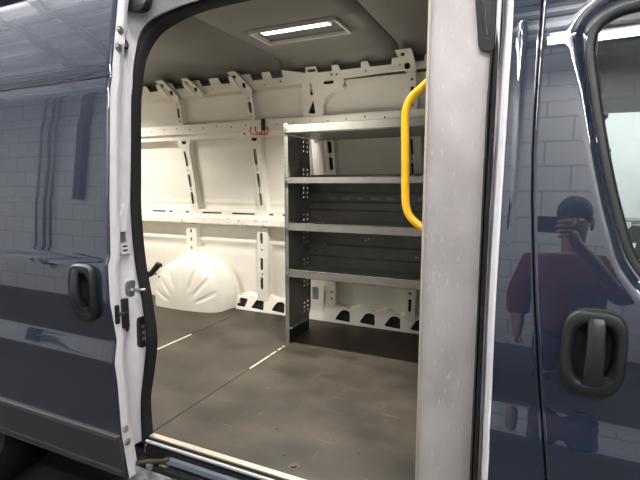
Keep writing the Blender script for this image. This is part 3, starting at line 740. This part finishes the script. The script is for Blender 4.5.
# cab interior (seen through the tinted window)
cb = thing('wall_cab', (.5, 1.0, 0), 'dark trimmed cab interior behind the tinted window', 'cab interior', kind='structure')
bm = bmesh.new()
box(bm, -.28, 1.9, .25, 1.75, 1.50, 1.54)                     # headliner
box(bm, -.28, -.26, .13, 1.8, -.1, 1.5)                       # bulkhead lining
box(bm, -.1, 1.9, .10, 1.8, -.12, -.1)                        # cab floor
obj('cab_lining', bm, 'cab', cb)
bm = bmesh.new(); sheet(bm, [(-.28, -.1), (2.4, -.1), (2.4, 1.54), (-.28, 1.54)], [round_poly([(.0, .80), (2.0, .74), (1.9, 1.05), (1.5, 1.39), (.05, 1.41)], .06)], lambda x, z, d: (x, 1.80+d, z), 0, .04, seg=.3); obj('far_door_card', bm, 'cab', cb)
bm = bmesh.new(); box(bm, 1.25, 1.9, .15, 1.75, .2, .72, bev=.05); obj('dashboard', bm, 'cab', cb)
bm = bmesh.new(); box(bm, 1.9, 2.4, .05, 1.85, -.1, .85); obj('scuttle', bm, 'cab', cb)
bm = bmesh.new(); grid(bm, [.05, 1.84], [0, 1], lambda y, t: (2.35-.95*t, y, .84+.66*t)); o = obj('windscreen_pane', bm, 'glass', cb); solid(o, .004)
bm = bmesh.new(); tube(bm, [(.6, 1.79, .80), (.8, 1.79, 1.35)], .02, 8); obj('quarter_bar', bm, 'cab', cb)

# ------------------------------------------------------------------ partition
pt = thing('partition', (-.285, .95, 0), 'scuffed bare aluminium partition panel behind the front pillar', 'partition')
bm = bmesh.new(); box(bm, XP, -.115, .118, .122, .02, 1.69); obj('side_wing', bm, 'alu', pt)
bm = bmesh.new(); box(bm, XP, XP+.006, .122, 1.80, .0, 1.83); obj('main_panel', bm, 'alu', pt)
bm = bmesh.new(); box(bm, XP-.003, XP+.004, .113, .118, .02, 1.69); obj('edge_trim', bm, 'strip', pt)
bm = bmesh.new(); sheet(bm, round_poly([(-.185, 1.70), (-.150, 1.366), (-.112, 1.358), (-.112, 1.70)], .012), [round_poly([(-.170, 1.70), (-.139, 1.395), (-.124, 1.385), (-.122, 1.70)], .006)], lambda x, z, d: (x, .095+d, z), 0, .02); o = obj('corner_trim', bm, 'black', pt)
bm = bmesh.new(); prism(bm, [(-.174, 1.70), (-.140, 1.388), (-.120, 1.380), (-.120, 1.70)], lambda x, z, d: (x, .108+d, z), 0, .004); obj('trim_insert', bm, 'beam', o)
bm = T([(-.140, .104, 1.48), (-.131, .104, 1.40)], .0018, 6); obj('trim_rod', bm, 'chrome', o)

# yellow grab handle bolted to the partition's cargo face
gh_ = thing('grab_handle', (XP, .21, .86), 'bright yellow tubular grab handle bolted to the partition edge', 'grab handle')
path = smooth_path([(-.286, .2, 1.335), (-.302, .2, 1.318), (-.345, .2, 1.282), (-.362, .2, 1.255), (-.368, .2, 1.215), (-.365, .2, 1.10), (-.362, .2, .985), (-.358, .2, .945), (-.345, .2, .915), (-.315, .2, .888), (-.286, .2, .872)], 6)
obj('handle_tube', T(path, .0125, 16), 'yellow', gh_, smooth=True, autosmooth=60)
for z in (1.345, .855):
    bm = bmesh.new(); prism(bm, round_poly([(.18, z-.04), (.22, z-.04), (.22, z+.04), (.18, z+.04)], .012), lambda u, v, d: (XP-d, u, v), 0, .005)
    fo = obj('mounting_foot', bm, 'yellow', gh_)
    bm = bmesh.new(); prism(bm, disc(.2, z-.028, .007, 6), lambda u, v, d: (XP-d, u, v), .005, .010); obj('foot_bolt', bm, 'chrome', fo)

# ------------------------------------------------------------------ shelving unit
QX0, QX1, QY0, QY1 = -1.383, -.39, 1.25, 1.60
su = thing('shelving_unit', ((QX0+QX1)/2, 1.42, 0), 'grey steel shelving unit with four shelves against the far wall', 'shelving unit')
def end_panel(x, s):
    holes = []
    for yc in (1.50, 1.555):
        for k in range(40):
            z = .14+.030*k
            if (z % .30) < .22: holes.append(rect(yc-.006, yc+.006, z, z+.013))
    outer = [(QY0, .10), (QY1-.03, .10), (QY1, .16), (QY1, 1.0), (QY1-.02, 1.30), (QY1-.03, 1.372), (QY0, 1.372)]
    bm = bmesh.new(); sheet(bm, outer, holes, lambda u, v, d: (x+d*s, u, v), 0, .002, seg=.2)
    o = obj('end_panel', bm, 'shelf_dark', su)
    # notched front flange
    fx0, fx1 = (x-.004, x+.022) if s > 0 else (x-.022, x+.004)
    h = [rect(fx0+.004, fx0+.009, .14+.025*k, .152+.025*k) for k in range(48)]
    bm = bmesh.new(); sheet(bm, rect(fx0, fx1, .0, 1.378), h, lambda u, v, d: (u, QY0-.002+d, v), 0, .002, seg=.3)
    obj('front_flange', bm, 'shelf', o)
    bm = bmesh.new(); box(bm, x-.003, x+.003, QY0+.004, QY1-.03, .0, .10); f = obj('foot', bm, 'black', su)
    bm = bmesh.new(); box(bm, min(x, x+.03*s), max(x, x+.03*s), QY0+.01, QY1-.10, .096, .100); obj('foot_flange', bm, 'shelf', f)
end_panel(QX0, 1); end_panel(QX1, -1)
shl = [(1.368, .05), (1.0565, .040), (.775, .046), (.483, .047)]
for i, (zt, lip) in enumerate(shl):
    bm = bmesh.new(); a, b = QX0+.004, QX1-.004
    zb = zt-.012 if i else zt-.036                           # tray level
    box(bm, a, b, QY0-.006, QY0-.003, zt-lip, zt)            # front lip
    box(bm, a, b, QY0-.006, QY0+.012, zt-.0025, zt)          # rolled edge
    box(bm, a, b, QY0-.006, QY0+.012, zt-lip, zt-lip+.0025)
    box(bm, a, b, QY0+.012, QY1-.004 if i else 1.705, zb-.018, zb-.015)      # tray
    box(bm, a, b, QY0+.008, QY0+.012, zt-lip, zt)
    box(bm, a, b, QY1-.003 if i else 1.702, QY1 if i else 1.705, zb-.02, zb+.03)        # back lip
    so = obj('shelf', bm, 'shelf', su)
    for sx in (-1, 1):
        xx = QX0+.012 if sx < 0 else QX1-.012
        bm = T([(xx, QY0-.010, zt-lip/2), (xx, QY0-.004, zt-lip/2)], .006, 6); obj('shelf_bolt', bm, 'chrome', so)
# ribbed back sheet behind the two middle bays
sec = [(.45, 0), (.52, 0), (.535, .012), (.60, .012), (.615, 0), (.70, 0), (.715, .012), (.765, .012), (.78, 0), (.835, 0), (.85, .012), (.89, .012), (.90, 0), (.95, 0), (.965, .012), (1.02, .012), (1.035, 0), (1.062, 0)]
bm = bmesh.new(); grid(bm, [QX0+.004, QX1-.004], range(len(sec)), lambda x, i: (x, QY1-.008-sec[i][1], sec[i][0]))
for k in range(8):
    x = -1.24+.1*k; box(bm, x, x+.045, QY1-.011, QY1-.0085, .914, .926, mi=1)
bk = obj('back_sheet', bm, ['shelf_dark', 'shelf'], su); solid(bk, .0015)
for k in range(9):
    x = -1.30+.021*(k % 3)+.33*(k//3); z = .56+.05*((k*5) % 3)
    bm = bmesh.new(); prism(bm, disc(x, z+.09*(k % 2), .005, 6), lambda u, v, d: (u, QY1-.0215+d, v), -.004, .004); obj('back_bolt', bm, 'chrome', bk)

# ------------------------------------------------------------------ ceiling lamps
def lamp(x0, x1, y0, y1, zc, label, power, spread):
    r = thing('ceiling_lamp', ((x0+x1)/2, (y0+y1)/2, zc), label, 'lamp', 'LED lamps in the cargo ceiling')
    bm = bmesh.new(); e = .012
    box(bm, x0, x1, y0, y0+e, zc-.014, zc+.010); box(bm, x0, x1, y1-e, y1, zc-.014, zc+.010)
    box(bm, x0, x0+e, y0+e, y1-e, zc-.014, zc+.010); box(bm, x1-e, x1, y0+e, y1-e, zc-.014, zc+.010)
    obj('lamp_frame', bm, 'lampframe', r)
    bm = bmesh.new(); grid(bm, [x0+e, x1-e], [0, 1, 2, 3], lambda x, i: (x, (y0+e, y0+.03, y1-.03, y1-e)[i], (zc+.004, zc+.010, zc+.010, zc+.004)[i])); o = obj('lamp_reflector', bm, 'lens', r); solid(o, .001)
    bm = B(x0+.06, x1-.06, y0+.022, y0+.082, zc-.004, zc+.012); bm.faces.ensure_lookup_table()
    for f in bm.faces: f.material_index = 1 if f.calc_center_median().z < zc-.003 else 0
    obj('led_strip', bm, ['lampframe', 'led'], r)
    L = bpy.data.lights.new('led_light', 'AREA'); L.shape = 'RECTANGLE'; L.size = x1-x0-.06; L.size_y = .045; L.energy = power; L.color = (1., .955, .87); L.spread = math.radians(spread)
    lo = bpy.data.objects.new('led_light', L); COL.objects.link(lo); lo.location = ((x0+x1)/2, y0+.11, zc-.008)
lamp(LX0, LX1, LY0, LY1, 1.845, 'rectangular LED lamp lit in the grey headliner above the shelves', 30, 112)
if True:
    lamp(RX0, RX1, LY0, LY1, 1.845, 'second LED lamp in the headliner near the rear doors', 25, 128)

# ------------------------------------------------------------------ small things inside
wc = thing('wire_connector', (-1.79, 1.665, 1.40), 'black plug with looping red wires on the cream rail', 'wiring')
bm = B(-1.80, -1.775, 1.645, 1.668, 1.395, 1.478, bev=.004); pl_ = obj('plug_body', bm, 'black', wc)
bm = B(-1.795, -1.78, 1.640, 1.650, 1.425, 1.45, bev=.002); obj('plug_clip', bm, 'black_gloss', pl_)
for pts in ([(-1.895, 1.662, 1.425), (-1.90, 1.655, 1.39), (-1.865, 1.65, 1.372), (-1.82, 1.65, 1.372), (-1.79, 1.655, 1.395)], [(-1.855, 1.662, 1.425), (-1.85, 1.652, 1.395), (-1.815, 1.648, 1.368), (-1.775, 1.65, 1.37), (-1.78, 1.655, 1.40)], [(-1.80, 1.66, 1.395), (-1.80, 1.648, 1.375), (-1.77, 1.646, 1.362), (-1.745, 1.65, 1.38), (-1.755, 1.66, 1.42)]):
    obj('red_wire', T(smooth_path(pts, 6), .0042, 8), 'red', wc, smooth=True)
hk = thing('interior_hook', (-1.40, .15, .665), 'small black plastic hook behind the rear pillar seal', 'hook')
obj('hook_arm', T(smooth_path([(-1.43, .125, .640), (-1.39, .15, .655), (-1.372, .15, .672), (-1.352, .15, .690), (-1.345, .15, .70)], 4), [.012]*16+[.010], 8), 'black', hk, smooth=True)
bm = B(-1.36, -1.335, .14, .16, .685, .70, bev=.004); obj('hook_tip', bm, 'black_gloss', hk)
bm = B(-1.445, -1.42, .112, .14, .61, .67, bev=.004); obj('hook_base', bm, 'black', hk)

# rear wheel (its tread shows under the sliding door)
wh = thing('rear_wheel', (-2.53, .13, -.53), 'black rear tyre in shadow below the sliding door', 'wheel')
def lathe(bm, sec, cx, cz, n=48):
    rings = [[bm.verts.new((cx+r*math.cos(2*PI*k/n), y, cz+r*math.sin(2*PI*k/n))) for k in range(n)] for r, y in sec]
    for a, b in zip(rings, rings[1:]):
        for k in range(n): bm.faces.new((a[k], a[(k+1) % n], b[(k+1) % n], b[k]))
bm = bmesh.new(); lathe(bm, [(.22, .06), (.25, .035), (.33, .035), (.352, .055), (.355, .10), (.355, .19), (.352, .225), (.33, .245), (.22, .24)], -2.53, -.175); obj('tyre', bm, 'tyre', wh, smooth=True)
bm = bmesh.new(); lathe(bm, [(.222, .06), (.21, .075), (.19, .085), (.12, .07), (.05, .06), (.001, .06)], -2.53, -.175); obj('wheel_rim', bm, 'black', wh, smooth=True)
# underbody
bm = B(XR, 1.9, .12, 1.78, -.14, -.105); ub = obj('van_underbody', bm, 'primer_shade'); tagp(ub, 'dark underside of the van floor', 'underbody', kind='structure')

# ------------------------------------------------------------------ the garage round the van
GX0, GX1, GY0, GY1, GZ0, GZ1 = -9., 6.5, -2.9, 4.6, -.53, 2.85
g = obj('ground', B(GX0, GX1, GY0, GY1, GZ0-.1, GZ0), 'ground'); tagp(g, 'dark stained concrete garage floor under the van', 'ground', kind='structure')
for nm, a, lb in (('wall_behind', (GX0, GX1, GY0-.1, GY0, GZ0, GZ1+.3), 'painted block wall mirrored in the sliding door'), ('wall_beyond', (GX0, GX1, GY1, GY1+.1, GZ0, GZ1+.3), 'pale painted wall seen through the cab window'), ('wall_left', (GX0-.1, GX0, GY0, GY1, GZ0, GZ1+.3), 'block end wall behind the van'), ('wall_right', (GX1, GX1+.1, GY0, GY1, GZ0, GZ1+.3), 'block end wall ahead of the van')):
    tagp(obj(nm, B(*a), 'pale' if nm == 'wall_beyond' else 'block'), lb, 'wall', kind='structure')
bm = bmesh.new(); yy = []; zz2 = []
y = GY0; 
while y < GY1:
    for dy, dz in ((0, 0), (.09, 0), (.11, .08), (.20, .08)): yy.append(y+dy); zz2.append(GZ1+dz)
    y += .22
grid(bm, [GX0, GX1], range(len(yy)), lambda x, i: (x, yy[i], zz2[i])); o = obj('ceiling_deck', bm, 'deck'); solid(o, .004); tagp(o, 'white corrugated roof deck of the garage', 'ceiling', kind='structure')
for x in (-7.4, -.9, 1.6, 4.2):
    bm = bmesh.new(); box(bm, x-.06, x+.06, GY0, GY1, GZ1-.02, GZ1); box(bm, x-.01, x+.01, GY0, GY1, GZ1-.16, GZ1-.02); box(bm, x-.06, x+.06, GY0, GY1, GZ1-.18, GZ1-.16)
    tagp(obj('roof_beam', bm, 'beam'), 'grey steel roof beam under the garage deck', 'beam', 'garage roof beams', 'structure')
for (x0, x1) in ((-4.05, -4.35), (-3.45, -3.75)):
    tagp(obj('sprinkler_pipe', T([(x0, -.5, GZ1-.05), (x1, GY0, GZ1-.05)], .04, 10), 'beam', smooth=True), 'dark pipe crossing the roof deck, mirrored at the top of the sliding door', 'pipe', 'roof pipes')
for k in range(25):
    y = GY0+.15+.30*k
    tagp(obj('added_purlin', B(GX0, GX1, y-.05, y+.05, GZ1-.03, GZ1), 'purlin'), 'grey purlin added under the garage deck as a dark stripe', 'beam', 'added garage purlins', 'structure')  # added strips; their grey stands in for shaded deck flutes
def tube_light(x, y, label, group='fluorescent garage lights', L=1.2):
    r = thing('ceiling_tube_light', (x, y, GZ1-.25), label, 'light', group)
    bm = B(x-L/2, x+L/2, y-.06, y+.06, GZ1-.23, GZ1-.19, bev=.008); obj('light_housing', bm, 'white', r)
    for up in (0, 1):
        Ld = bpy.data.lights.new('tube_glow', 'AREA'); Ld.shape = 'RECTANGLE'; Ld.size = L; Ld.size_y = .13; Ld.energy = 22 if up else 32; Ld.color = (1., .97, .955)
        lo = bpy.data.objects.new('tube_glow', Ld); COL.objects.link(lo); lo.location = (x, y, GZ1-.185 if up else GZ1-.285)
        if up: lo.rotation_euler = (PI, 0, 0)
    for s in (-1, 1): obj('fluorescent_tube', T([(x-L/2+.02, y+s*.035, GZ1-.26), (x+L/2-.02, y+s*.035, GZ1-.26)], .017, 10), 'tube', r, smooth=True)
LGT = [(-7.9, -.4), (-6.5, -.4), (-5.1, -.4), (-3.7, -.4), (-2.3, -.4), (-.9, -.4), (.5, -2.22), (1.73, -2.22), (2.96, -2.22), (-5.0, 3.4), (-2.0, 3.4), (1.0, 3.2), (2.4, 3.2)]
for x, y in LGT: tube_light(x, y, 'twin fluorescent tube light under the garage roof deck')
for x, z0, z1, r in ((-5.95, .2, GZ1, .016), (-5.78, .0, GZ1, .02), (-5.66, .3, GZ1, .014)):
    tagp(obj('wall_conduit', T([(x, GY0+.05, z0), (x, GY0+.05, z1)], r, 10), 'conduit', smooth=True), 'grey vertical conduit on the block wall mirrored in the sliding door', 'conduit', 'vertical conduits')
tagp(obj('hanging_strut', B(-5.2, -5.08, GY0+.02, GY0+.1, 1.15, GZ1), 'beam'), 'dark square strut high on the block wall', 'strut')
tagp(obj('junction_box', B(-5.78, -5.62, GY0, GY0+.1, .02, .2, bev=.01), 'beam'), 'grey junction box at the foot of the conduits', 'electrical box')
tagp(obj('slack_cable', T(smooth_path([(-5.62, GY0+.05, .1), (-5.3, GY0+.05, .12), (-4.9, GY0+.05, -.02), (-4.4, GY0+.05, -.12), (-3.8, GY0+.05, -.14)], 6), .018, 8), 'conduit', smooth=True), 'grey cable drooping from the junction box', 'cable')
tagp(obj('wall_pipe', T([(GX0, GY1-.06, .62), (GX1, GY1-.06, .62)], .035, 10), 'conduit', smooth=True), 'grey pipe along the wall beyond the cab', 'pipe')
tagp(obj('wall_shelf', B(GX0, GX1, GY1-.3, GY1, .25, .29), 'white'), 'white ledge along the wall beyond the cab', 'ledge')

# ------------------------------------------------------------------ the photographer (mirrored in the cab door)
def skin(name, verts, edges, m, parent, root=0, sub=1):
    bm = bmesh.new(); L = bm.verts.layers.skin.verify(); vs = []
    for i, (co, r) in enumerate(verts):
        v = bm.verts.new(co); v[L].radius = (r, r) if not isinstance(r, tuple) else r; v[L].use_root = (i == root); vs.append(v)
    for a, b in edges: bm.edges.new((vs[a], vs[b]))
    me = bpy.data.meshes.new(name); bm.to_mesh(me); bm.free(); me.materials.append(M[m])
    o = bpy.data.objects.new(name, me); COL.objects.link(o); adopt(o, parent)
    s = o.modifiers.new('skin', 'SKIN'); s.use_smooth_shade = True
    u = o.modifiers.new('sub', 'SUBSURF'); u.levels = sub; u.render_levels = sub
    return o
px, py_ = .12, -1.62
pe = thing('person', (px, py_, -.53), 'person in a red shirt holding up a phone, mirrored in the cab door', 'person')
HZ = 1.06
V = [((px, py_, .36), .125), ((px, py_+.01, .50), .125), ((px, py_, .66), .14), ((px, py_, .80), .13), ((px, py_+.01, .88), .058), ((px, py_+.02, .945), .058), ((px, py_+.035, HZ), (.078, .095)), ((px, py_+.03, HZ+.075), (.070, .085)),
     ((px+.19, py_, .81), .06), ((px+.25, py_+.10, .58), .046), ((px+.07, py_+.29, .86), .036), ((px+.0, py_+.355, .955), .026), ((px-.012, py_+.372, 1.0), (.022, .03)),
     ((px-.19, py_, .81), .06), ((px-.26, py_-.02, .53), .046), ((px-.25, py_+.06, .28), .036), ((px-.25, py_+.08, .22), .026), ((px-.25, py_+.09, .15), (.03, .02)),
     ((px+.09, py_, .30), .09), ((px+.10, py_+.01, -.04), .062), ((px+.10, py_-.01, -.44), .042), ((px+.11, py_+.06, -.49), .035), ((px+.11, py_+.14, -.50), .03),
     ((px-.09, py_, .30), .09), ((px-.10, py_+.01, -.04), .062), ((px-.10, py_-.01, -.44), .042), ((px-.11, py_+.06, -.49), .035), ((px-.11, py_+.14, -.50), .03)]
E_ = [(0, 1), (1, 2), (2, 3), (3, 4), (4, 5), (5, 6), (6, 7), (3, 8), (8, 9), (9, 10), (10, 11), (11, 12), (3, 13), (13, 14), (14, 15), (15, 16), (16, 17), (0, 18), (18, 19), (19, 20), (20, 21), (21, 22), (0, 23), (23, 24), (24, 25), (25, 26), (26, 27)]
body = skin('body', V, E_, 'skin', pe, 0, 2)
def finger(pts, r): skin('finger', [(p, r) for p in pts], [(i, i+1) for i in range(len(pts)-1)], 'skin', body)
hx, hy, hz = px-.012, py_+.372, 1.0
for k, ln in enumerate((.9, 1., .96, .8)):
    z = hz+.035-.022*k; finger([(hx, hy+.005, z), (hx-.03*ln, hy+.022, z+.004), (hx-.055*ln, hy+.024, z+.002), (hx-.075*ln, hy+.016, z)], .0085)
finger([(hx+.005, hy-.01, hz+.02), (hx-.02, hy-.022, hz+.04), (hx-.045, hy-.02, hz+.045)], .0095)
for k, ln in enumerate((.9, 1., .96, .8)):
    y = py_+.06+.02*k; finger([(px-.25, y+.01, .15), (px-.252, y+.012, .15-.04*ln), (px-.246, y+.016, .15-.07*ln), (px-.238, y+.016, .15-.088*ln)], .0085)
finger([(px-.235, py_+.10, .18), (px-.225, py_+.125, .15), (px-.222, py_+.13, .11)], .0095)
skin('red_shirt', [((px, py_, .16), (.20, .16)), ((px, py_+.01, .45), (.19, .155)), ((px, py_, .66), (.20, .165)), ((px, py_, .79), (.19, .15)), ((px, py_+.005, .87), .105), ((px+.19, py_, .80), .098), ((px+.25, py_+.10, .58), .074), ((px+.15, py_+.19, .70), .062), ((px-.19, py_, .80), .098), ((px-.26, py_-.02, .53), .074), ((px-.25, py_+.03, .38), .062)], [(0, 1), (1, 2), (2, 3), (3, 4), (3, 5), (5, 6), (6, 7), (3, 8), (8, 9), (9, 10)], 'shirt', pe, 0, 2)
skin('trousers', [((px, py_, .34), .11), ((px+.09, py_, .27), .10), ((px+.10, py_+.01, -.04), .075), ((px+.10, py_-.01, -.44), .06), ((px-.09, py_, .27), .10), ((px-.10, py_+.01, -.04), .075), ((px-.10, py_-.01, -.44), .06)], [(0, 1), (1, 2), (2, 3), (0, 4), (4, 5), (5, 6)], 'trouser', pe, 0, 2)
bm = bmesh.new(); bmesh.ops.create_uvsphere(bm, u_segments=20, v_segments=14, radius=1, matrix=Matrix.Translation((px, py_+.018, HZ+.055)) @ Matrix.Diagonal((.088, .105, .085, 1))); obj('hair', bm, 'hair', pe, smooth=True)
for s in (-1, 1):
    bm = bmesh.new(); bmesh.ops.create_uvsphere(bm, u_segments=10, v_segments=8, radius=1, matrix=Matrix.Translation((px+s*.032, py_+.118, HZ+.01)) @ Matrix.Diagonal((.013, .01, .008, 1))); obj('eye', bm, 'white', pe, smooth=True)
    bm = bmesh.new(); bmesh.ops.create_uvsphere(bm, u_segments=10, v_segments=8, radius=1, matrix=Matrix.Translation((px+s*.083, py_+.03, HZ)) @ Matrix.Diagonal((.012, .022, .034, 1))); obj('ear', bm, 'skin', pe, smooth=True)
    bm = B(px+s*.11-.05, px+s*.11+.05, py_-.07, py_+.19, -.53, -.46, bev=.03); obj('shoe', bm, 'black', pe, smooth=True)
bm = bmesh.new(); bmesh.ops.create_cone(bm, segments=10, radius1=.018, radius2=.007, depth=.05, cap_ends=True, matrix=Matrix.Translation((px, py_+.132, HZ-.012))); obj('nose', bm, 'skin', pe, smooth=True)
bm = B(px-.025, px+.025, py_+.118, py_+.128, HZ-.055, HZ-.045, bev=.003); obj('mouth', bm, 'shirt', pe)
ph = thing('phone', (.03, -1.232, 1.02), 'black phone held sideways by the person in red', 'phone')
obj('phone_body', B(-.045, .09, -1.238, -1.228, .985, 1.058, bev=.003), 'black_gloss', ph)
bm = bmesh.new(); prism(bm, round_poly(rect(-.03, .01, 1.015, 1.057), .006), lambda u, v, d: (u, -1.228+d, v), 0, .002); cmv = obj('camera_bump', bm, 'black', ph)

# ------------------------------------------------------------------ camera, world, view
cam = bpy.data.cameras.new('camera'); co = bpy.data.objects.new('camera', cam); COL.objects.link(co)
cam.sensor_width = 36; cam.lens = 454.8/640*36; cam.clip_start = .01
co.location = (0, -1.2045, 1.0198)
co.rotation_euler = (PI/2-.1247, 0, .4369)
SC.camera = co
w = bpy.data.worlds.new('world'); SC.world = w; w.use_nodes = True
w.node_tree.nodes['Background'].inputs['Color'].default_value = (.5, .55, .6, 1); w.node_tree.nodes['Background'].inputs['Strength'].default_value = .05
SC.view_settings.view_transform = 'Standard'; SC.view_settings.look = 'None'; SC.view_settings.gamma = 1; SC.view_settings.use_curve_mapping = False
SC.view_settings.exposure = 0
SC.cycles.max_bounces = 10; SC.cycles.diffuse_bounces = 6; SC.cycles.sample_clamp_indirect = 6; SC.cycles.caustics_reflective = False; SC.cycles.caustics_refractive = False
